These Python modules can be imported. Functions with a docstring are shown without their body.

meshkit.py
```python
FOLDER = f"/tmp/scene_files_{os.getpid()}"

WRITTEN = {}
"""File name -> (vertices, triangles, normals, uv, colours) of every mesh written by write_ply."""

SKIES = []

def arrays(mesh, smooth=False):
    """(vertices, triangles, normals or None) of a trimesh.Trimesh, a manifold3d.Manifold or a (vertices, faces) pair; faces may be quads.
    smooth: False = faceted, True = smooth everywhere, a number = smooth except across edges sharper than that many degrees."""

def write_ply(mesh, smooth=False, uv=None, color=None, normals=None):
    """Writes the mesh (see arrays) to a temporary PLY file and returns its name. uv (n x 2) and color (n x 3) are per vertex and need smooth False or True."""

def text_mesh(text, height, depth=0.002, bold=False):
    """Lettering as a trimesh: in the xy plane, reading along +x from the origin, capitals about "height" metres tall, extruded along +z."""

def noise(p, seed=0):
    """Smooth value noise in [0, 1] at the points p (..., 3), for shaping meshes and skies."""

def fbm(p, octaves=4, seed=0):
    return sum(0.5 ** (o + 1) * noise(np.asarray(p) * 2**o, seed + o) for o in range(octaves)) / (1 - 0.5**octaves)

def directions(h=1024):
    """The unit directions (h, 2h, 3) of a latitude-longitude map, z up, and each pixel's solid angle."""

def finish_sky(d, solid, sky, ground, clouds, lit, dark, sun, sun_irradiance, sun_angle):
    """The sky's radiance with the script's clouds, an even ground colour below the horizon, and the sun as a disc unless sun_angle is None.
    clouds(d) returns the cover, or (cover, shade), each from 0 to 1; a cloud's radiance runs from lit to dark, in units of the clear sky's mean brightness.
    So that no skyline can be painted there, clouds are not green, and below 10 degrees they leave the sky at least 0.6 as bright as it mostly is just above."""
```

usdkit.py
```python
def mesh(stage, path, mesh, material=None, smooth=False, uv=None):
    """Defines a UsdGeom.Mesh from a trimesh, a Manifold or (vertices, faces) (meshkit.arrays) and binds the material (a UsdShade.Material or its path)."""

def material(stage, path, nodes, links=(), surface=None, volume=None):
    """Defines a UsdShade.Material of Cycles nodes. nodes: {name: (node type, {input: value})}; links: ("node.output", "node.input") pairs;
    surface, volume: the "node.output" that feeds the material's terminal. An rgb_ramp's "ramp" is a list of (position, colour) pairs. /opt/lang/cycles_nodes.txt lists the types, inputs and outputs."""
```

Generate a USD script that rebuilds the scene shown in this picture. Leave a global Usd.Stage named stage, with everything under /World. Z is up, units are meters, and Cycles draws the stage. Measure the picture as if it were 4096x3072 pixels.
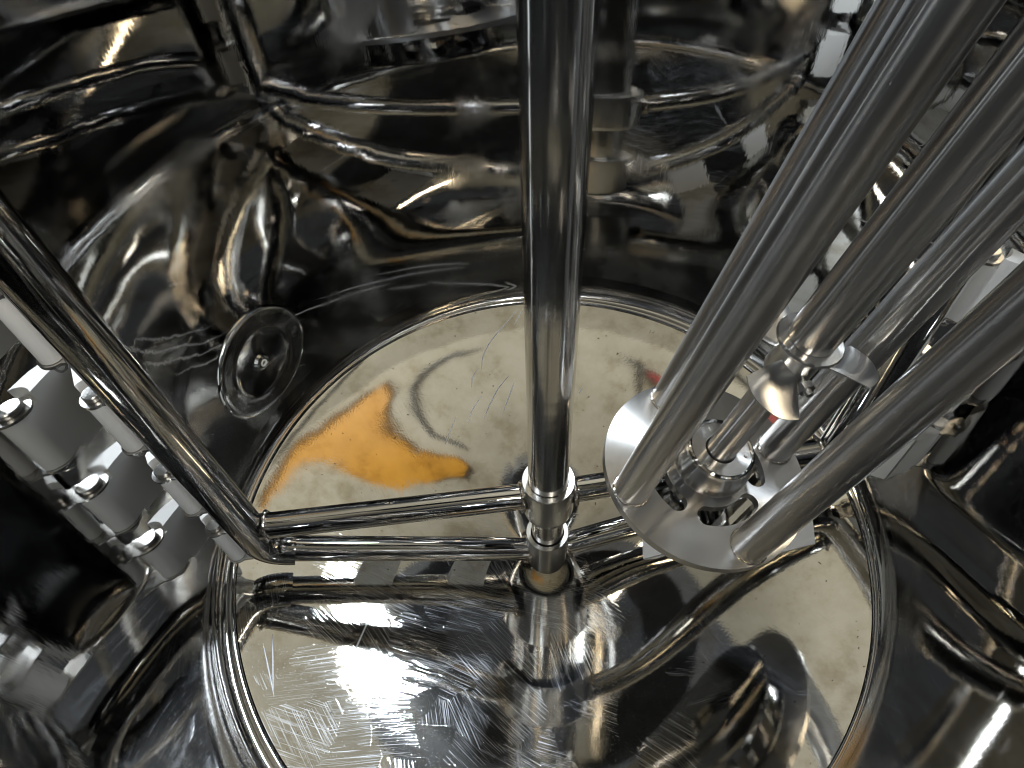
import math, random
import numpy as np, trimesh, usdkit, meshkit
from shapely.geometry import Polygon, Point, LineString, box as sbox
from shapely.ops import unary_union
from shapely import affinity
from pxr import Usd, UsdGeom, UsdLux, UsdShade, Gf, Sdf, Vt

random.seed(7); rng = np.random.default_rng(7)
stage = Usd.Stage.CreateInMemory()
UsdGeom.SetStageUpAxis(stage, 'Z'); UsdGeom.SetStageMetersPerUnit(stage, 1.0)
world = UsdGeom.Xform.Define(stage, '/World'); stage.SetDefaultPrim(world.GetPrim())
UsdGeom.Scope.Define(stage, '/World/Looks')
PI = math.pi
A = np.array

# ---------------------------------------------------------------- camera
cam = UsdGeom.Camera.Define(stage, '/World/camera')
cam.CreateHorizontalApertureAttr(36.0); cam.CreateVerticalApertureAttr(27.0); cam.CreateFocalLengthAttr(24.40)
cam.CreateClippingRangeAttr(Gf.Vec2f(0.01, 100)); cam.CreateFStopAttr(0.0)
CAM = A([-0.0541, -0.4455, 0.9419])
RT, UP, FW = A([0.99695, -0.07124, -0.03181]), A([0.0760, 0.79439, 0.60264]), A([0.01766, 0.60322, -0.79738])
cam.AddTransformOp().Set(Gf.Matrix4d(*RT, 0, *UP, 0, *(-FW), 0, *CAM, 1))
cam.GetPrim().CreateAttribute('exposure', Sdf.ValueTypeNames.Float).Set(0.15)

# ---------------------------------------------------------------- lights
def light(kind, name, pos, color, intensity, aim=None, **kw):
    l = kind.Define(stage, '/World/' + name)
    l.CreateColorAttr(Gf.Vec3f(*color)); l.CreateIntensityAttr(intensity)
    for k, v in kw.items(): getattr(l, f'Create{k}Attr')(v)
    if aim is None: l.AddTranslateOp().Set(Gf.Vec3d(*pos))
    else:
        z = A(pos, float) - A(aim, float); z /= np.linalg.norm(z)
        x = np.cross([0, 1, 0.01], z); x /= np.linalg.norm(x); y = np.cross(z, x)
        l.AddTransformOp().Set(Gf.Matrix4d(*x, 0, *y, 0, *z, 0, *pos, 1))
    return l
KEY = (0.30, 0.84, 1.34)
light(UsdLux.SphereLight, 'inspection_lamp', KEY, (0.82, 0.91, 1.0), 400, Radius=0.08)
light(UsdLux.RectLight, 'tube_lamp', (-1.15, 1.05, 2.05), (1.0, 0.83, 0.58), 50, aim=(0, 0, 0.3), Width=0.9, Height=0.06)
light(UsdLux.RectLight, 'tube_lamp_001', (0.30, -1.55, 2.05), (1.0, 0.95, 0.85), 85, aim=(0.2, 0, 0.3), Width=0.06, Height=0.9)
light(UsdLux.RectLight, 'tube_lamp_002', (-1.45, -0.40, 2.05), (0.86, 0.93, 1.0), 90, aim=(0.2, 0, 0.3), Width=0.9, Height=0.06)
dome = UsdLux.DomeLight.Define(stage, '/World/hall_gloom')
dome.CreateIntensityAttr(1.0); dome.CreateColorAttr(Gf.Vec3f(0.022, 0.024, 0.027))

# ---------------------------------------------------------------- materials
def M(name, nodes, links, surface='p.BSDF'):
    return usdkit.material(stage, '/World/Looks/' + name, nodes, links, surface=surface)

def plain(name, col, rough=0.5, metal=0.0, bump=0.0, scale=60, spec=0.5, var=0.0):
    n = {'p': ('principled_bsdf', {'base_color': col, 'roughness': rough, 'metallic': metal, 'specular_ior_level': spec})}
    l = []
    n['g'] = ('geometry', {})
    if bump:
        n['n'] = ('noise_texture', {'scale': scale, 'detail': 4.0}); n['b'] = ('bump', {'strength': bump, 'distance': 0.002})
        l += [('g.position', 'n.vector'), ('n.fac', 'b.height'), ('b.normal', 'p.normal')]
    if var:
        n['v'] = ('noise_texture', {'scale': scale * 0.3, 'detail': 5.0})
        n['vr'] = ('rgb_ramp', {'ramp': [(0.3, tuple(c * (1 - var) for c in col)), (0.7, col)]})
        l += [('g.position', 'v.vector'), ('v.fac', 'vr.fac'), ('vr.color', 'p.base_color')]
    return M(name, n, l)

def polished(name, col, rough, wave=0.0, wavescale=6.0, grain=0.0, grainscale=(300, 300, 12), haze=0.0, hazescale=7.0, metal=1.0):
    """polished steel: slow waviness of the sheet, fine polishing grain, cloudy patches where the polish is duller"""
    n = {'g': ('geometry', {}), 'p': ('principled_bsdf', {'base_color': col, 'metallic': metal, 'roughness': rough})}
    l = []; last = None
    if wave:
        n['w'] = ('noise_texture', {'scale': wavescale, 'detail': 2.0, 'roughness': 0.45})
        n['wb'] = ('bump', {'strength': 1.0, 'distance': wave})
        l += [('g.position', 'w.vector'), ('w.fac', 'wb.height')]; last = 'wb.normal'
    if grain:
        n['m'] = ('mapping', {'scale': grainscale}); n['gn'] = ('noise_texture', {'scale': 1.0, 'detail': 3.0, 'roughness': 0.6})
        n['gb'] = ('bump', {'strength': 1.0, 'distance': grain})
        l += [('g.position', 'm.vector'), ('m.vector', 'gn.vector'), ('gn.fac', 'gb.height')]
        if last: l.append((last, 'gb.normal'))
        last = 'gb.normal'
    if haze:
        n['h'] = ('noise_texture', {'scale': hazescale, 'detail': 5.0, 'roughness': 0.6, 'distortion': 0.6})
        n['hr'] = ('map_range', {'from_min': 0.50, 'from_max': 0.72, 'to_min': rough, 'to_max': rough + haze, 'clamp': True})
        l += [('g.position', 'h.vector'), ('h.fac', 'hr.value'), ('hr.result', 'p.roughness')]
    if last: l.append((last, 'p.normal'))
    return M(name, n, l)

def wall_material():
    """hand polished sheet: nearly flat at the back, swirled by the polishing disc beside the port, dull scratched band above the knuckle"""
    n = {'g': ('geometry', {}), 'p': ('principled_bsdf', {'base_color': (0.57, 0.566, 0.558), 'metallic': 1.0}),
         'z': ('separate_xyz', {}),
         'd': ('vector_math', {'math_type': 'distance', 'vector2': (-0.40, 0.25, 0.30)}), 'dz': ('map_range', {'from_min': 0.36, 'from_max': 0.12, 'to_min': 0.13, 'to_max': 0.65, 'clamp': True}),
         'w': ('noise_texture', {'scale': 8.0, 'detail': 2.5, 'roughness': 0.5, 'distortion': 0.4}), 'wb': ('bump', {'distance': 0.0007}),
         'm': ('mapping', {'rotation': (0.5, 0.4, 0.0), 'scale': (200, 200, 70)}), 'gn': ('noise_texture', {'scale': 1.0, 'detail': 3.0, 'roughness': 0.6}), 'gb': ('bump', {'strength': 1.0, 'distance': 0.000018}),
         'm2': ('mapping', {'rotation': (0.9, -0.6, 0.3), 'scale': (620, 620, 20)}), 'sn': ('noise_texture', {'scale': 1.0, 'detail': 2.0}), 'sl': ('map_range', {'from_min': 0.56, 'from_max': 0.72, 'to_min': 0.0, 'to_max': 1.0, 'clamp': True}),
         'k': ('noise_texture', {'scale': 7.0, 'detail': 4.0, 'roughness': 0.6}), 'kq': ('map_range', {'from_min': 0.57, 'from_max': 0.68, 'to_min': 0.0, 'to_max': 1.0, 'clamp': True}),
         'kz': ('map_range', {'from_min': 0.17, 'from_max': 0.10, 'to_min': 0.0, 'to_max': 0.6, 'clamp': True}), 'ks': ('math', {'math_type': 'add'}), 'kx': ('math', {'math_type': 'multiply'}),
         'sb': ('bump', {'strength': 1.0, 'distance': 0.000014}),
         'r': ('map_range', {'from_min': 0.0, 'from_max': 1.2, 'to_min': 0.022, 'to_max': 0.15, 'clamp': True})}
    l = [('g.position', 'd.vector1'), ('d.value', 'dz.value'), ('g.position', 'w.vector'), ('w.fac', 'wb.height'), ('dz.result', 'wb.strength'),
         ('g.position', 'm.vector'), ('m.vector', 'gn.vector'), ('gn.fac', 'gb.height'), ('wb.normal', 'gb.normal'),
         ('g.position', 'm2.vector'), ('m2.vector', 'sn.vector'), ('sn.fac', 'sl.value'), ('g.position', 'k.vector'), ('k.fac', 'kq.value'),
         ('g.position', 'z.vector'), ('z.z', 'kz.value'), ('kq.result', 'ks.value1'), ('kz.result', 'ks.value2'), ('sl.result', 'kx.value1'), ('ks.value', 'kx.value2'),
         ('kx.value', 'sb.height'), ('gb.normal', 'sb.normal'), ('sb.normal', 'p.normal'), ('ks.value', 'r.value'), ('r.result', 'p.roughness')]
    return M('polished_wall_steel', n, l)
M_WALL = wall_material()
M_RING = polished('polished_knuckle_steel', (0.57, 0.565, 0.555), 0.05, wave=0.001, wavescale=12, grain=0.00005, grainscale=(500, 500, 500))
M_TUBE = polished('polished_tube_steel', (0.60, 0.595, 0.585), 0.045, wave=0.0003, wavescale=30, grain=0.00002, grainscale=(700, 700, 700))
M_SHAFT = polished('polished_shaft_steel', (0.62, 0.615, 0.60), 0.13, wave=0.0004, wavescale=22)
M_WELD = polished('weld_steel', (0.52, 0.49, 0.45), 0.12, wave=0.003, wavescale=160)
M_BRASH = polished('turned_steel', (0.58, 0.575, 0.56), 0.22)
M_PLASTIC = plain('white_plastic', (0.90, 0.885, 0.845), 0.42, bump=0.12, scale=90)
M_PIN = polished('pin_steel', (0.62, 0.61, 0.59), 0.25, grain=0.0001, grainscale=(400, 400, 400))
M_DARK = plain('dark_seal', (0.03, 0.03, 0.03), 0.5)

def brushed(name, col, rough, aniso, along=None, around=None, streak=0.0, rings=0.0):
    """satin steel: reflections smear along a fixed direction (turned bars) or away from a centre (turned faces)"""
    n = {'g': ('geometry', {}), 'p': ('principled_bsdf', {'base_color': col, 'metallic': 1.0, 'roughness': rough, 'anisotropic': aniso})}
    l = []
    if along is not None:
        n['t'] = ('combine_xyz', dict(zip('xyz', map(float, along)))); l.append(('t.vector', 'p.tangent'))
    if around is not None:
        n['t'] = ('vector_math', {'math_type': 'subtract', 'vector2': around}); l += [('g.position', 't.vector1'), ('t.vector', 'p.tangent')]
    if rings:
        n['d'] = ('vector_math', {'math_type': 'length'}); n['e'] = ('math', {'math_type': 'multiply', 'value2': 900.0})
        n['m'] = ('noise_texture', {'dimensions': '1D', 'scale': 1.0, 'detail': 2.0}); n['b'] = ('bump', {'strength': 1.0, 'distance': rings})
        l += [('t.vector', 'd.vector1'), ('d.value', 'e.value1'), ('e.value', 'm.w'), ('m.fac', 'b.height'), ('b.normal', 'p.normal')]
    if streak:
        n['m'] = ('noise_texture', {'scale': 900.0, 'detail': 2.0}); n['b'] = ('bump', {'strength': 1.0, 'distance': streak})
        l += [('g.position', 'm.vector'), ('m.fac', 'b.height'), ('b.normal', 'p.normal')]
    return M(name, n, l)
HK = 0.915; HC0 = A([0.1876, -0.0349, 0.2]); HC1 = A([0.1671, -0.0698, 0.2631]); HC = HC0; AX = A([0.17489, -0.05762, 0.98290]); AX /= np.linalg.norm(AX)
M_ROD = brushed('satin_rod_steel', (0.60, 0.59, 0.57), 0.21, 0.95, along=AX)
M_PLATE = brushed('machined_plate_steel', (0.52, 0.515, 0.505), 0.24, 0.92, around=tuple(HC1), rings=0.000012)
M_BLADE = brushed('satin_blade_steel', (0.64, 0.635, 0.62), 0.24, 0.0)

def floor_material():
    """conical bottom: mirror steel with rubbed patches of fine parallel scratches, each patch in its own direction, and specks"""
    n = {'g': ('geometry', {}), 'p': ('principled_bsdf', {'metallic': 1.0, 'roughness': 0.035}), 'p2': ('principled_bsdf', {'metallic': 1.0, 'roughness': 0.44, 'base_color': (0.74, 0.76, 0.80)}), 'mc': ('mix_closure', {})}
    l = []
    for i, (vs, off, th) in enumerate([(11.0, (0.3, 0.1, 0.0), 0.50), (16.0, (1.7, 2.2, 0.4), 0.58)]):
        a = f's{i}'
        n[a + 'o'] = ('mapping', {'location': off, 'scale': (1.0, 1.0, 0.0)})
        n[a + 'd'] = ('noise_texture', {'scale': 14.0, 'detail': 3.0}); n[a + 'e'] = ('vector_math', {'math_type': 'multiply_add', 'vector2': (0.05, 0.05, 0.0)})
        n[a + 'v'] = ('voronoi_texture', {'scale': vs, 'randomness': 1.0}); n[a + 'c'] = ('separate_color', {})
        n[a + 'an'] = ('map_range', {'from_min': 0.0, 'from_max': 1.0, 'to_min': -0.2, 'to_max': 1.5})
        n[a + 'r'] = ('vector_rotate', {'rotate_type': 'z_axis'})
        n[a + 'm'] = ('mapping', {'scale': (13, 760, 0)}); n[a + 'n'] = ('noise_texture', {'scale': 1.0, 'detail': 2.0, 'roughness': 0.6})
        n[a + 'l'] = ('map_range', {'from_min': 0.54, 'from_max': 0.70, 'to_min': 0.0, 'to_max': 1.0, 'clamp': True})
        n[a + 'q'] = ('map_range', {'from_min': th, 'from_max': th + 0.08, 'to_min': 0.0, 'to_max': 1.0, 'clamp': True})
        n[a + 'x'] = ('math', {'math_type': 'multiply'})
        l += [('g.position', a + 'o.vector'), ('g.position', a + 'd.vector'), (a + 'd.color', a + 'e.vector1'), (a + 'o.vector', a + 'e.vector3'), (a + 'e.vector', a + 'v.vector'), (a + 'v.color', a + 'c.color'),
              (a + 'c.r', a + 'an.value'), ('g.position', a + 'r.vector'), (a + 'an.result', a + 'r.angle'), (a + 'r.vector', a + 'm.vector'), (a + 'm.vector', a + 'n.vector'),
              (a + 'n.fac', a + 'l.value'), (a + 'c.g', a + 'q.value'), (a + 'l.result', a + 'x.value1'), (a + 'q.result', a + 'x.value2')]
    n['mx'] = ('math', {'math_type': 'maximum'})
    n['sp'] = ('noise_texture', {'scale': 420.0, 'detail': 1.5}); n['sq'] = ('map_range', {'from_min': 0.64, 'from_max': 0.72, 'to_min': 0.0, 'to_max': 0.35, 'clamp': True}); n['m2'] = ('math', {'math_type': 'maximum'})
    n['d'] = ('vector_math', {'math_type': 'distance', 'vector2': (-0.13, -0.20, -0.08)}); n['zone'] = ('map_range', {'from_min': 0.36, 'from_max': 0.26, 'to_min': 0.16, 'to_max': 1.0, 'clamp': True})
    n['az'] = ('math', {'math_type': 'multiply'})
    n['rr'] = ('map_range', {'from_min': 0.0, 'from_max': 1.0, 'to_min': 0.006, 'to_max': 0.28, 'clamp': True})
    n['w'] = ('noise_texture', {'scale': 7.0, 'detail': 2.0, 'roughness': 0.4}); n['wb'] = ('bump', {'strength': 1.0, 'distance': 0.0006})
    n['f'] = ('noise_texture', {'scale': 300.0, 'detail': 3.0}); n['fb'] = ('bump', {'strength': 1.0, 'distance': 0.000016})
    n['b'] = ('bump', {'strength': 1.0, 'distance': 0.000012})
    # old residue: brown film near the middle and a few dark specks
    n['k'] = ('noise_texture', {'scale': 16.0, 'detail': 6.0, 'roughness': 0.65}); n['kr'] = ('rgb_ramp', {'ramp': [(0.38, (0.66, 0.645, 0.61)), (0.52, (0.60, 0.58, 0.53)), (0.62, (0.50, 0.465, 0.40)), (0.72, (0.40, 0.36, 0.29))]})
    n['k2'] = ('noise_texture', {'scale': 95.0, 'detail': 2.0}); n['k3'] = ('map_range', {'from_min': 0.725, 'from_max': 0.75, 'to_min': 0.0, 'to_max': 0.85, 'clamp': True}); n['kc'] = ('mix_color', {'b': (0.10, 0.085, 0.06)})
    l += [('s0x.value', 'mx.value1'), ('s1x.value', 'mx.value2'), ('g.position', 'sp.vector'), ('sp.fac', 'sq.value'), ('mx.value', 'm2.value1'), ('sq.result', 'm2.value2'),
          ('g.position', 'd.vector1'), ('d.value', 'zone.value'), ('m2.value', 'az.value1'), ('zone.result', 'az.value2'), ('az.value', 'rr.value'), ('rr.result', 'mc.fac'), ('p.BSDF', 'mc.closure1'), ('p2.BSDF', 'mc.closure2'),
          ('g.position', 'w.vector'), ('w.fac', 'wb.height'), ('g.position', 'f.vector'), ('f.fac', 'fb.height'), ('wb.normal', 'fb.normal'),
          ('fb.normal', 'b.normal'), ('az.value', 'b.height'), ('b.normal', 'p.normal'),
          ('g.position', 'k.vector'), ('k.fac', 'kr.fac'), ('g.position', 'k2.vector'), ('k2.fac', 'k3.value'), ('kr.color', 'kc.a'), ('k3.result', 'kc.fac'), ('kc.result', 'p.base_color')]
    return M('scratched_bottom_steel', n, l, surface='mc.closure')
M_FLOOR = floor_material()

# ---------------------------------------------------------------- helpers
USED = {}; RESIZE = {}
def path_for(parent, name):
    base = parent.GetPath().pathString if parent else '/World'
    k = (base, name); i = USED.get(k, -1) + 1; USED[k] = i
    return f'{base}/{name}' if i == 0 else f'{base}/{name}_{i:03d}'
def tag(p, label=None, cat=None, group=None, kind=None):
    for k, v in (('label', label), ('category', cat), ('group', group), ('kind', kind)):
        if v: p.SetCustomDataByKey(k, v)
    return p
def thing(name, label, cat, group=None, loc=(0, 0, 0), rotz=0):
    x = UsdGeom.Xform.Define(stage, path_for(None, name)); x.AddTranslateOp().Set(Gf.Vec3d(*map(float, loc)))
    if rotz: x.AddRotateZOp().Set(math.degrees(rotz))
    return tag(x.GetPrim(), label, cat, group)
def obj(name, mesh, mat, parent=None, smooth=32):
    if parent and RESIZE.get(parent.GetPath().pathString):
        mesh = mesh.copy(); mesh.vertices = HC1 + HK * (mesh.vertices - HC0)
    if isinstance(mesh, (list, tuple)) and isinstance(mesh[0], trimesh.Trimesh): mesh = trimesh.util.concatenate(mesh)
    return usdkit.mesh(stage, path_for(parent, name), mesh, mat, smooth=smooth).GetPrim()

def lathe(profile, n=96, frame=None):
    """closed profile [(r, z)...] turned round the z axis; frame = (origin, u, v, axis)"""
    pr = A(profile, float); k = len(pr); a = np.linspace(0, 2 * PI, n, endpoint=False)
    V = np.stack([np.outer(np.cos(a), pr[:, 0]), np.outer(np.sin(a), pr[:, 0]), np.tile(pr[:, 1], (n, 1))], -1).reshape(-1, 3)
    F = []
    for i in range(n):
        for j in range(k):
            p, q, r, s = i * k + j, i * k + (j + 1) % k, ((i + 1) % n) * k + (j + 1) % k, ((i + 1) % n) * k + j
            F += [(p, s, r), (p, r, q)]
    m = trimesh.Trimesh(V, A(F), process=False); m.merge_vertices(); m.update_faces(m.nondegenerate_faces()); m.remove_unreferenced_vertices()
    m.fix_normals()
    return placed(m, frame) if frame else m
def placed(m, frame):
    o, u, v, w = frame
    T = np.eye(4); T[:3, 0], T[:3, 1], T[:3, 2], T[:3, 3] = u, v, w, o
    m = m.copy(); m.apply_transform(T); return m
def frame_at(o, w, hint=(0, 1, 0)):
    w = A(w, float) / np.linalg.norm(w); u = np.cross(hint, w)
    if np.linalg.norm(u) < 1e-6: u = np.cross((1, 0, 0), w)
    u /= np.linalg.norm(u); return (A(o, float), u, np.cross(w, u), w)
def tube(pts, r, n=40, caps=True):
    """swept round bar through pts, r a number or one per point"""
    P = A(pts, float); R = np.broadcast_to(A(r, float), (len(P),)); t = np.gradient(P, axis=0); t /= np.linalg.norm(t, axis=1)[:, None]
    x = np.cross(t[0], (0.3, 0.9, 0.1)); x /= np.linalg.norm(x); a = np.linspace(0, 2 * PI, n, endpoint=False); V = []
    for p, d, rr in zip(P, t, R):
        x = x - d * (x @ d); x /= np.linalg.norm(x); y = np.cross(d, x)
        V.append(p + rr * (np.outer(np.cos(a), x) + np.outer(np.sin(a), y)))
    k = len(P); V = np.concatenate(V); F = []
    for i in range(k - 1):
        for j in range(n):
            p, q = i * n + j, i * n + (j + 1) % n
            F += [(p, q, q + n), (p, q + n, p + n)]
    if caps:
        V = np.vstack([V, P[0], P[-1]]); c0, c1 = k * n, k * n + 1
        for j in range(n):
            F += [(c0, (j + 1) % n, j), (c1, (k - 1) * n + j, (k - 1) * n + (j + 1) % n)]
    return trimesh.Trimesh(V, A(F), process=False)
def bend(p0, p1, p2, rad, n=12):
    """polyline p0-p1-p2 with a rounded corner at p1"""
    p0, p1, p2 = A(p0, float), A(p1, float), A(p2, float); a = (p0 - p1) / np.linalg.norm(p0 - p1); b = (p2 - p1) / np.linalg.norm(p2 - p1)
    s, e = p1 + a * rad, p1 + b * rad; t = np.linspace(0, 1, n)[:, None]
    return np.vstack([p0, (1 - t) ** 2 * s + 2 * t * (1 - t) * p1 + t ** 2 * e, p2])
def extr(poly, h, frame=None):
    m = trimesh.creation.extrude_polygon(poly, h, engine='earcut'); return placed(m, frame) if frame else m
def hull(pts): return trimesh.convex.convex_hull(A(pts, float))
def rnd(r, z0, z1, c=0.0015):
    """profile of a solid disc with eased edges"""
    return [(0, z0), (r - c, z0), (r, z0 + c), (r, z1 - c), (r - c, z1), (0, z1)]

# ---------------------------------------------------------------- vessel
RB, RW, TOP, DEPTH = 0.45, 0.47, 0.76, 0.150
vessel = thing('mixing_vessel', 'round mirror polished steel mixing vessel seen from inside', 'mixing vessel')
def ovality(az): return -0.0080 * np.sin(2 * (az - PI / 2))
def warp(m):
    """the rolled wall is a few millimetres out of round"""
    V = m.vertices.copy(); r = np.hypot(V[:, 0], V[:, 1]); az = np.arctan2(V[:, 1], V[:, 0])
    k = 1 + ovality(az) * np.clip((r - RB) / (RW - RB), 0, 1) / r; V[:, :2] *= k[:, None]; m.vertices = V; return m
def dish_z(r): return -DEPTH + DEPTH / RB * (math.sqrt(r * r + 0.022 ** 2) - 0.0)      # cone with a rounded apex
rs = np.concatenate([np.linspace(0, 0.09, 30), np.linspace(0.1, RB, 30)])
obj('dished_bottom', lathe([(r, dish_z(r)) for r in rs] + [(RB, -0.012), (0, -DEPTH - 0.012)][0:0] + [(r, dish_z(r) - 0.01) for r in rs[::-1]], 256), M_FLOOR, vessel, smooth=40)
kn = [(RB + 0.0005, 0.0), (RB + 0.002, 0.0045), (RB + 0.006, 0.006), (RB + 0.008, 0.0045)]
t = np.linspace(0, PI / 2, 14)
kn += [(RW - 0.0125 + 0.0125 * math.sin(x), 0.030 - 0.0265 * math.cos(x)) for x in t][1:]
kn += [(RW, 0.05), (RW + 0.006, 0.05), (RW + 0.006, -0.02), (RB + 0.0005, -0.02)]
obj('knuckle_ring', warp(lathe(kn, 256)), M_RING, vessel, smooth=50)
zs = np.linspace(0.0505, TOP, 50)
obj('wall', warp(lathe([(RW, z) for z in zs] + [(RW + 0.006, TOP), (RW + 0.006, 0.0505)], 256)), M_WALL, vessel, smooth=40)
obj('rim_flange', warp(lathe([(RW + 0.0065, TOP - 0.02), (RW + 0.07, TOP - 0.02), (RW + 0.07, TOP), (RW + 0.0065, TOP)], 128)), M_PLATE, vessel)
M_SCORE = plain('bright_score', (0.82, 0.83, 0.86), 0.5)
def score(pts, w=0.0011):
    P2 = A(pts, float); t = np.linspace(0, 1, len(P2)); tt = np.linspace(0, 1, 24)
    q = np.stack([np.interp(tt, t, P2[:, 0]), np.interp(tt, t, P2[:, 1])], 1)
    for _ in range(3): q[1:-1] = (q[:-2] + 2 * q[1:-1] + q[2:]) / 4
    return tube([(x, y, dish_z(math.hypot(x, y)) + 0.0001) for x, y in q], w * np.sin(np.linspace(0.12, PI - 0.12, 24)) ** 0.6, 8)
SCORES = [[[-0.0113, 0.4417], [-0.0275, 0.4231], [-0.0644, 0.3854], [-0.0816, 0.3558], [-0.0849, 0.3303]], [[-0.0904, 0.3346], [-0.1022, 0.3179], [-0.1051, 0.297]], [[-0.0358, 0.3199], [-0.0584, 0.2959], [-0.0771, 0.2635], [-0.0866, 0.2433]],
          [[-0.0879, 0.2843], [-0.1057, 0.2598], [-0.1152, 0.2353]], [[-0.0267, 0.3093], [-0.0388, 0.2826], [-0.0536, 0.2506]], [[-0.0019, 0.441], [-0.018, 0.4136]], [[0.0921, 0.286], [0.0841, 0.2737]], [[-0.4006, -0.1335], [-0.3756, -0.2035]],
          [[-0.3912, -0.1205], [-0.3772, -0.2005]], [[-0.1345, 0.2474], [-0.1564, 0.1982]], [[-0.2665, -0.0909], [-0.2861, -0.1517]]]
for q in SCORES: obj('scratch_mark', score(q), M_SCORE, vessel, smooth=60)
# round port set into the left wall
port_dir = A([-0.41, 0.229, 0]); port_dir /= np.linalg.norm(port_dir)
PAZ, PZ = math.atan2(port_dir[1], port_dir[0]), 0.157
def on_wall(m):
    """lays a turned shape on the curved wall: its z becomes the height above the wall"""
    V = m.vertices.copy(); az = PAZ + V[:, 0] * 1.05 / RW; r = RW + ovality(az) - V[:, 2] * 0.55
    m = trimesh.Trimesh(np.stack([r * np.cos(az), r * np.sin(az), PZ + V[:, 1] * 1.06], 1), m.faces, process=False); m.fix_normals(); return m
prof = [(0.0, -0.003), (0.0, 0.0030), (0.016, 0.0030), (0.034, 0.0042), (0.047, 0.0072), (0.0525, 0.0082), (0.0545, 0.0100), (0.0565, 0.0082), (0.064, 0.0088), (0.074, 0.0078), (0.0805, 0.0085), (0.0830, 0.0068), (0.0850, 0.0020), (0.0853, -0.003)]
pt = obj('round_port', on_wall(lathe(prof, 128)), M_RING, vessel, smooth=60)
tag(pt, 'round port in the wall with a raised ring and a small nozzle')
obj('port_nozzle', on_wall(lathe([(0.0058, 0.0028), (0.0135, 0.0028), (0.0115, 0.011), (0.0092, 0.0135), (0.0058, 0.0135)], 48)), M_RING, pt)
obj('port_ring', on_wall(lathe([(0.0034, 0.0100), (0.0056, 0.0100), (0.0056, 0.0150), (0.0034, 0.0150)], 32)), M_PLASTIC, pt)
obj('port_pin', on_wall(lathe(rnd(0.0032, 0.003, 0.013, 0.0005), 24)), M_PIN, pt)

# ---------------------------------------------------------------- central shaft
TOPZ = 2.25
shaft = thing('central_shaft', 'thick upright polished steel shaft in the middle of the vessel', 'shaft')
obj('upper_shaft', lathe([(0, 0.115), (0.0236, 0.115), (0.0236, 0.132), (0.0245, 0.137), (0.0264, 0.142), (0.0264, TOPZ), (0, TOPZ)], 80), M_SHAFT, shaft)
obj('shaft_groove_ring', lathe([(0.0237, 0.1195), (0.0262, 0.1195), (0.0262, 0.1245), (0.0237, 0.1245)], 64), M_WELD, shaft)
obj('lower_shaft', lathe([(0, -0.109), (0.0232, -0.109), (0.0232, 0.1148), (0, 0.1148)], 80), M_SHAFT, shaft)

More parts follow.
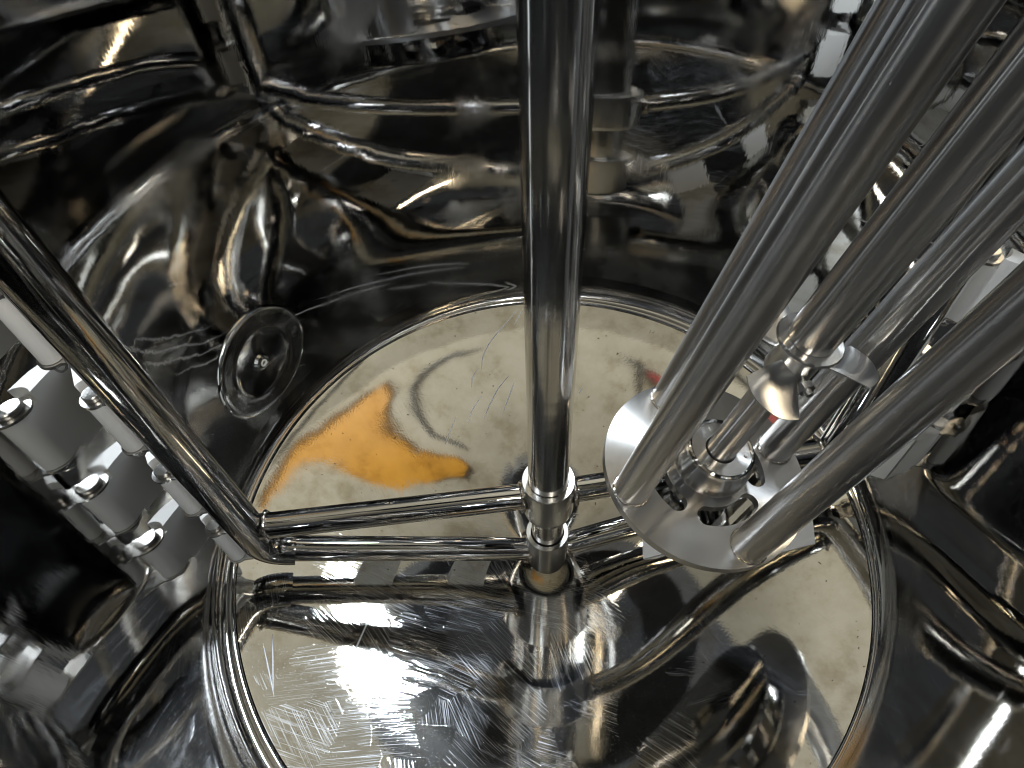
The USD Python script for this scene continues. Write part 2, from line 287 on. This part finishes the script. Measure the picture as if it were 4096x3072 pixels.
# ---------------------------------------------------------------- anchor stirrer
RF, PH = 0.3946, 0.0622
ex = A([math.cos(PH), math.sin(PH), 0]); ey = A([-math.sin(PH), math.cos(PH), 0]); ez = A([0, 0, 1.0])
def P(x, y, z): return x * ex + y * ey + A([0, 0, z])
stir = thing('anchor_stirrer', 'polished tubular anchor frame with white scraper blades round the shaft', 'stirrer')
C1T, C1B, C2T, C2B = 0.139, 0.062, -0.017, -0.108
obj('collar', lathe([(0.0272, C1B + 0.006), (0.0312, C1B + 0.002), (0.0335, C1B), (0.0352, C1B + 0.010), (0.0352, C1T - 0.002), (0.0342, C1T), (0.0272, C1T)], 72), M_BRASH, stir)
obj('collar', lathe([(0.0248, C2B), (0.0292, C2B), (0.0300, C2B + 0.004), (0.0312, C2T - 0.03), (0.0318, C2T - 0.0015), (0.0310, C2T), (0.0248, C2T)], 72), M_BRASH, stir)
ZU, ZE, ZA1, ZA2 = 0.118, 0.050, 0.103, -0.070
for s in (-1, 1):
    up = bend(P(s * (RF + 0.0215), s * 0.0185, 1.02), P(s * RF, 0, ZE), P(s * 0.30, 0, ZE - 0.022), 0.040)
    dense = np.vstack([np.linspace(up[0], up[1], 30)[:-1], up[1:-1]])
    obj('upright', tube(dense, 0.0225, 48), M_TUBE, stir)
    up2 = bend(P(s * (RF + 0.0215), s * 0.0185, 1.0195), P(s * (RF + 0.026), s * 0.0215, 1.18), P(s * 0.20, 0, 1.42), 0.06)
    obj('top_bend', tube(up2, 0.0215, 40), M_TUBE, stir)
    obj('upper_arm', tube(np.linspace(P(s * (RF - 0.012), 0, ZU), P(s * 0.033, 0, ZA1), 12), 0.0175, 40), M_TUBE, stir)
    la = np.linspace(P(s * 0.362, 0, ZE - 0.006), P(s * 0.030, 0, ZA2), 14)
    obj('lower_arm', tube(la, 0.0178, 40), M_TUBE, stir)
    # weld beads
    def weld(c, d, r, th=0.0035):
        o, u, v, w = frame_at(c, d); a = np.linspace(0, 2 * PI, 49)
        pts = [o + (r + 0.0012 * math.sin(9 * q)) * (math.cos(q) * u + math.sin(q) * v) for q in a]
        return tube(pts, th, 10, caps=False)
    d1 = P(s * 0.033, 0, ZA1) - P(s * RF, 0, ZU); d1 /= np.linalg.norm(d1)
    d2 = la[-1] - la[0]; d2 /= np.linalg.norm(d2)
    obj('weld_bead', weld(P(s * 0.036, 0, ZA1), d1, 0.0178), M_WELD, stir)
    obj('weld_bead', weld(P(s * 0.0325, 0, ZA2 + 0.001), d2, 0.0180), M_WELD, stir)
    obj('weld_bead', weld(P(s * (RF - 0.0225), 0, ZU - 0.0005), d1, 0.0178, 0.003), M_WELD, stir)
    obj('weld_bead', weld(la[0] + d2 * 0.003, d2, 0.0182, 0.003), M_WELD, stir)

# scraper blades: hinge barrel beside the upright, wedge plate out to the wall
def scraper(top, s, h=0.092):
    flip = 1 if s < 0 else -1                                  # left-hand layout, turned half round for the right
    lean = (top - 0.1) / 0.92 * A([-0.0215, -0.0185])
    hb = A([-0.4312, -0.0270]) + lean * A([0.55, 1]); tip = A([-0.4685, 0.0300 if s < 0 else 0.0060]) + lean * A([0, 0.6])
    tip *= (0.4690 + ovality(math.atan2(*(tip * flip)[::-1]))) / np.linalg.norm(tip)
    d = tip - hb; L = np.linalg.norm(d); d /= L; nrm = A([-d[1], d[0]])
    rb = 0.0108
    wedge = Polygon([tuple(p * flip) for p in (hb + nrm * rb, hb + nrm * 0.0085 + d * L * 0.55, tip + nrm * 0.0012, tip - nrm * 0.0012, hb - nrm * 0.0095 + d * L * 0.45, hb - nrm * rb)])
    barrel = Point(*(hb * flip)).buffer(rb, 24)
    m1 = extr(wedge.union(barrel), h - 0.014); m1.apply_translation([0, 0, top - h + 0.007])
    ear = wedge.difference(Point(*(hb * flip)).buffer(0.0165, 24))
    m2 = extr(ear, 0.0138); m2.apply_translation([0, 0, top - 0.0071])
    m3 = extr(ear, 0.0070); m3.apply_translation([0, 0, top - h + 0.0001])
    sc = obj('scraper_blade', trimesh.util.concatenate([m1, m2, m3]), M_PLASTIC, stir, smooth=25)
    U = A([-RF * math.cos(PH), -RF * math.sin(PH)]) + lean
    def lug(z, th):
        c = Point(*(hb * flip)).buffer(0.0132, 20); dirn = U - hb; dirn /= np.linalg.norm(dirn); e = hb + dirn * 0.022
        sh = unary_union([c, LineString([tuple(hb * flip), tuple(e * flip)]).buffer(0.0100, cap_style=2)])
        m = extr(sh, th); m.apply_translation([0, 0, z]); return m
    obj('lug', lug(top - 0.0064, 0.0034), M_PIN, sc); obj('lug', lug(top - h + 0.0030, 0.0034), M_PIN, sc)
    f = (A([*(hb * flip), 0]), A([1, 0, 0]), A([0, 1, 0]), A([0, 0, 1]))
    obj('hinge_pin', lathe(rnd(0.0088, top - 0.0028, top + 0.0040, 0.001), 32, f), M_PIN, sc)
    a = np.linspace(0, 2 * PI, 25); c = A([*(hb * flip), top - h - 0.005])
    obj('ring_clip', tube([c + 0.006 * A([math.cos(q), 0.6 * math.sin(q), math.sin(q)]) for q in a], 0.0012, 8, caps=False), M_PIN, sc)
for s in (-1, 1):
    for top in (0.137, 0.283, 0.430, 0.577, 0.724): scraper(top if s < 0 else top + 0.032, s)

# bottom scrapers under the lower arms
def bottom_scraper(s, r, w, lean=0.03):
    la0, la1 = A([0.362, ZE - 0.006]), A([0.030, ZA2]); k = (la0[0] - r) / (la0[0] - la1[0]); z = la0[1] + (la1[1] - la0[1]) * k - 0.012
    zf = dish_z(r) + 0.0015; side = -s
    pts = []
    for dx in (-w / 2, w / 2):
        rr = r + dx
        zz = z + (la0[1] - la1[1]) / (la0[0] - la1[0]) * dx
        for dy, q in ((-0.006, zz), (0.006, zz), (side * lean - 0.001, dish_z(math.hypot(rr, lean)) + 0.0015), (side * lean * 0.45 + 0.006 * side, dish_z(rr) + 0.02)):
            pts.append(P(s * rr, dy, q))
    return obj('bottom_scraper', hull(pts), M_PLASTIC, stir, smooth=20)
bottom_scraper(-1, 0.245, 0.055); bottom_scraper(-1, 0.105, 0.055)
bottom_scraper(1, 0.335, 0.095, 0.075); bottom_scraper(1, 0.175, 0.055)

# ---------------------------------------------------------------- homogenizer head on four rods
HU = np.cross([0, 1, 0], AX); HU /= np.linalg.norm(HU); HV = np.cross(AX, HU); HF = (HC, HU, HV, AX)
RD, RR, TH0 = 0.1257, 0.1030, 3.430
homo = thing('homogenizer_head', 'satin steel disc with kidney slots hanging on four rods', 'homogenizer')
RESIZE[homo.GetPath().pathString] = 1
plate = Point(0, 0).buffer(RD, 96).difference(Point(0, 0).buffer(0.0235, 40))
for k in range(4):
    a0 = TH0 + PI / 4 + k * PI / 2 + 0.30; a1 = a0 + PI / 2 - 0.60
    arc = LineString([(0.0630 * math.cos(x), 0.0630 * math.sin(x)) for x in np.linspace(a0, a1, 20)]).buffer(0.0118, 16)
    plate = plate.difference(arc)
TH = 0.011
pm = extr(plate, TH, (HC - AX * TH, HU, HV, AX))
obj('disc', pm, M_PLATE, homo, smooth=30)
for k in range(4):
    a = TH0 - k * PI / 2; F = HC + RR * (math.cos(a) * HU + math.sin(a) * HV)
    obj('support_rod', tube(np.linspace(F + AX * 0.0003, F + AX * 1.35, 24), 0.0208, 48), M_ROD, homo)
for k in range(4):
    a = TH0 - k * PI / 2; F = HC + RR * (math.cos(a) * HU + math.sin(a) * HV); q_ = np.linspace(0, 2 * PI, 61)
    obj('weld_bead', tube([F + AX * 0.0008 + (0.0212 + 0.0004 * math.sin(23 * x)) * (math.cos(x) * HU + math.sin(x) * HV) for x in q_], 0.0016, 8, caps=False), M_WELD, homo)
obj('hub', lathe([(0.0195, 0.0003), (0.036, 0.0003), (0.0375, 0.003), (0.0440, 0.011), (0.0460, 0.019), (0.0452, 0.030), (0.0415, 0.041), (0.0400, 0.043), (0.0400, 0.0465), (0.0195, 0.0465)], 72, HF), M_ROD, homo, smooth=40)
obj('hub_ring', lathe([(0.0355, 0.0467), (0.0395, 0.0467), (0.0395, 0.0500), (0.0375, 0.0512), (0.0355, 0.0500)], 64, HF), M_TUBE, homo)
obj('hub_cap', lathe([(0.0186, 0.0467), (0.0353, 0.0467), (0.0353, 0.0482), (0.0186, 0.0482)], 64, HF), M_PLATE, homo)
for k in (0, 1, 2):
    a = 3.9 + k * 2 * PI / 3; o = HC + AX * 0.0480 + 0.0290 * (math.cos(a) * HU + math.sin(a) * HV)
    obj('cap_screw', lathe(rnd(0.0024, 0.0003, 0.002, 0.0004), 16, (o, HU, HV, AX)), M_PIN, homo)
# stator cage below the disc
teeth = []
NS = 22
for k in range(NS):
    a = 2 * PI * k / NS; w = 2 * PI / NS * 0.30
    sec = Polygon([(r * math.cos(x), r * math.sin(x)) for r, x in [(0.084, a - w), (0.084, a), (0.084, a + w), (0.077, a + w), (0.077, a), (0.077, a - w)]])
    teeth.append(extr(sec, 0.050, (HC - AX * 0.066, HU, HV, AX)))
for t_ in teeth: obj('stator_bar', t_, M_TUBE, homo)
obj('stator_collar', lathe([(0.0785, -0.0158), (0.0845, -0.0158), (0.088, -0.0135), (0.088, -0.0112), (0.0785, -0.0112)], 64, HF), M_TUBE, homo)
obj('stator_base', lathe([(0.030, -0.078), (0.082, -0.078), (0.0855, -0.074), (0.0855, -0.0662), (0.030, -0.0662)], 64, HF), M_TUBE, homo)
obj('rotor', lathe([(0, -0.064), (0.045, -0.064), (0.050, -0.058), (0.020, -0.030), (0.018, -0.020), (0, -0.020)], 48, HF), M_TUBE, homo)

# ---------------------------------------------------------------- drive shaft with propeller
prop = thing('propeller_shaft', 'satin steel drive shaft with a three bladed propeller above the slotted disc', 'propeller')
S0 = 0.258; RESIZE[prop.GetPath().pathString] = 1
obj('lower_shaft', lathe([(0, -0.012), (0.0168, -0.012), (0.0168, S0 - 0.05), (0, S0 - 0.05)], 64, HF), M_ROD, prop)
obj('upper_shaft', lathe([(0, S0), (0.0218, S0), (0.0225, S0 + 0.002), (0.0225, 2.0), (0, 2.0)], 64, HF), M_ROD, prop)
obj('hub_flange', lathe([(0, S0 - 0.0055), (0.0305, S0 - 0.0055), (0.032, S0 - 0.0035), (0.032, S0 - 0.0020), (0.0310, S0 - 0.0003), (0, S0 - 0.0003)], 64, HF), M_PLATE, prop)
obj('propeller_hub', lathe([(0, S0 - 0.052), (0.0200, S0 - 0.052), (0.0225, S0 - 0.049), (0.0225, S0 - 0.018), (0.0275, S0 - 0.0058), (0, S0 - 0.0058)], 64, HF), M_BLADE, prop, smooth=40)
def blade(az):
    o = HC + AX * (S0 - 0.026); d = math.cos(az) * HU + math.sin(az) * HV; tng = np.cross(AX, d)
    n, k, th = 17, 15, 0.0032; top, bot = [], []
    for i in range(n):
        q = i / (n - 1); half = 0.0105 + 0.0195 * q ** 0.9; pitch = -(0.42 - 0.22 * q)
        for j in range(k):
            u_ = j / (k - 1) * 2 - 1; c = u_ * half; r = 0.018 + q * (0.0605 - 0.0165 * abs(u_) ** 2.6)
            e = (1 - abs(u_) ** 8) * (1 - q ** 10) * 0.7 + 0.3
            b = o + d * r + tng * c * math.cos(pitch) + AX * (c * math.sin(pitch) - 0.0015); nn = AX * math.cos(pitch) - tng * math.sin(pitch)
            top.append(b + nn * th / 2 * e); bot.append(b - nn * th / 2 * e)
    V = A(top + bot); N = n * k; F = []
    for i in range(n - 1):
        for j in range(k - 1):
            a, b, c, e = i * k + j, i * k + j + 1, (i + 1) * k + j + 1, (i + 1) * k + j
            F += [(a, c, b), (a, e, c), (N + a, N + b, N + c), (N + a, N + c, N + e)]
    rim = [j for j in range(k)] + [i * k + k - 1 for i in range(1, n)] + [(n - 1) * k + j for j in range(k - 2, -1, -1)] + [i * k for i in range(n - 2, 0, -1)]
    for p_, q_ in zip(rim, rim[1:] + rim[:1]): F += [(p_, q_, N + q_), (p_, N + q_, N + p_)]
    m = trimesh.Trimesh(V, A(F), process=False); m.fix_normals(); return m
AZ0 = -2.25
for k in range(3): obj('blade', blade(AZ0 + k * 2 * PI / 3), M_BLADE, prop, smooth=50)
sd = -1.35; sdir = math.cos(sd) * HU + math.sin(sd) * HV
so = HC + AX * (S0 - 0.040)
sf = frame_at(so + sdir * 0.0215, sdir)
obj('set_screw', lathe(rnd(0.0040, 0, 0.016, 0.0008), 20, sf), M_PIN, prop)
obj('lock_nut', extr(Polygon([(0.0085 * math.cos(q * PI / 3), 0.0085 * math.sin(q * PI / 3)) for q in range(6)]), 0.0065, (sf[0] + sdir * 0.004, *sf[1:])), M_PIN, prop)

# ---------------------------------------------------------------- hall above (seen only in the reflections)
M_CEIL = plain('cream_ceiling_paint', (0.42, 0.36, 0.255), 0.9, var=0.22, scale=8)
cl = trimesh.creation.box((3.1, 3.1, 0.06)); cl.apply_translation([-0.15, 0.2, 2.55])
tag(obj('ceiling', cl, M_CEIL), 'cream ceiling panel mirrored in the dished bottom', 'ceiling', kind='structure')
M_ORANGE = plain('orange_crane_paint', (0.50, 0.215, 0.008), 0.55, var=0.2, scale=20)
M_GREY = plain('dark_machine_paint', (0.035, 0.035, 0.036), 0.45)
crane = thing('crane_arm', 'orange bent crane arm under the ceiling, mirrored as an orange patch', 'crane arm')
oc = Polygon([(0.321, 0.702), (0.295, 0.732), (0.328, 0.765), (0.32, 0.818), (0.298, 0.884), (0.255, 0.943), (0.252, 1.002), (0.222, 1.05), (0.24, 1.03), (0.306, 0.944), (0.39, 0.89), (0.55, 0.84), (0.659, 0.806),
              (0.786, 0.718), (0.83, 0.521), (0.776, 0.277), (0.687, 0.236), (0.665, 0.306), (0.679, 0.407), (0.657, 0.538), (0.557, 0.615), (0.451, 0.68), (0.387, 0.696), (0.345, 0.681)]).buffer(0.006, 8)
cm = extr(oc, 0.05); cm.apply_translation([0, 0, 2.44]); obj('arm', cm, M_ORANGE, crane)
obj('hanger', lathe([(0, 2.4902), (0.03, 2.4902), (0.03, 2.5198), (0, 2.5198)], 24, (A([0.6, 0.7, 0]), A([1, 0, 0]), A([0, 1, 0]), A([0, 0, 1]))), M_GREY, crane)
cd = thing('conduit', 'thin dark conduit under the cream ceiling, mirrored as a bent grey line', 'conduit')
obj('pipe', tube([(0.20, 0.57, 2.47), (0.255, 0.612, 2.47), (0.31, 0.613, 2.47), (0.371, 0.59, 2.47), (0.476, 0.524, 2.47), (0.56, 0.455, 2.47), (0.576, 0.267, 2.47)], 0.009, 12), M_GREY, cd)
cd2 = thing('conduit', 'short straight dark conduit under the cream ceiling beside the red signal lamp', 'conduit')
obj('pipe', tube([(-0.07, 0.585, 2.47), (-0.127, 0.538, 2.47), (-0.199, 0.486, 2.47), (-0.27, 0.448, 2.47)], 0.009, 12), M_GREY, cd2)
M_RED = plain('red_lens', (0.28, 0.04, 0.03), 0.4)
for (x, y, r_, lb) in ((-0.147, 0.585, 0.024, 'small red signal lamp under the ceiling beside the short conduit'), (-0.05, 0.93, 0.05, 'larger red signal lamp under the ceiling, far from the conduits')):
    lamp = thing('signal_lamp', lb, 'signal lamp')
    f_ = (A([x, y, 0]), A([1, 0, 0]), A([0, 1, 0]), A([0, 0, 1]))
    obj('lens', lathe(rnd(r_, 2.44, 2.498, 0.008), 32, f_), M_RED, lamp); obj('base', lathe(rnd(r_ * 1.15, 2.4982, 2.5195, 0.004), 32, f_), M_GREY, lamp)
br = thing('lifting_bridge', 'dark bridge over the vessel that carries the stirrers', 'lifting bridge')
def slab(x0, y0, x1, y1, z0, z1): m = extr(sbox(x0, y0, x1, y1).buffer(0.02, 8), z1 - z0); m.apply_translation([0, 0, z0]); return m
obj('housing', slab(-0.28, -0.21, 0.20, 0.01, 1.22, 1.60), M_GREY, br)
obj('beam', slab(-0.52, -0.16, 0.62, -0.02, 1.602, 1.72), M_GREY, br)
obj('side_housing', slab(0.26, -0.24, 0.55, 0.02, 1.42, 1.60), M_GREY, br)
obj('bearing', lathe([(0.028, 1.20), (0.06, 1.20), (0.06, 1.60), (0.028, 1.60)], 40), M_GREY, br)
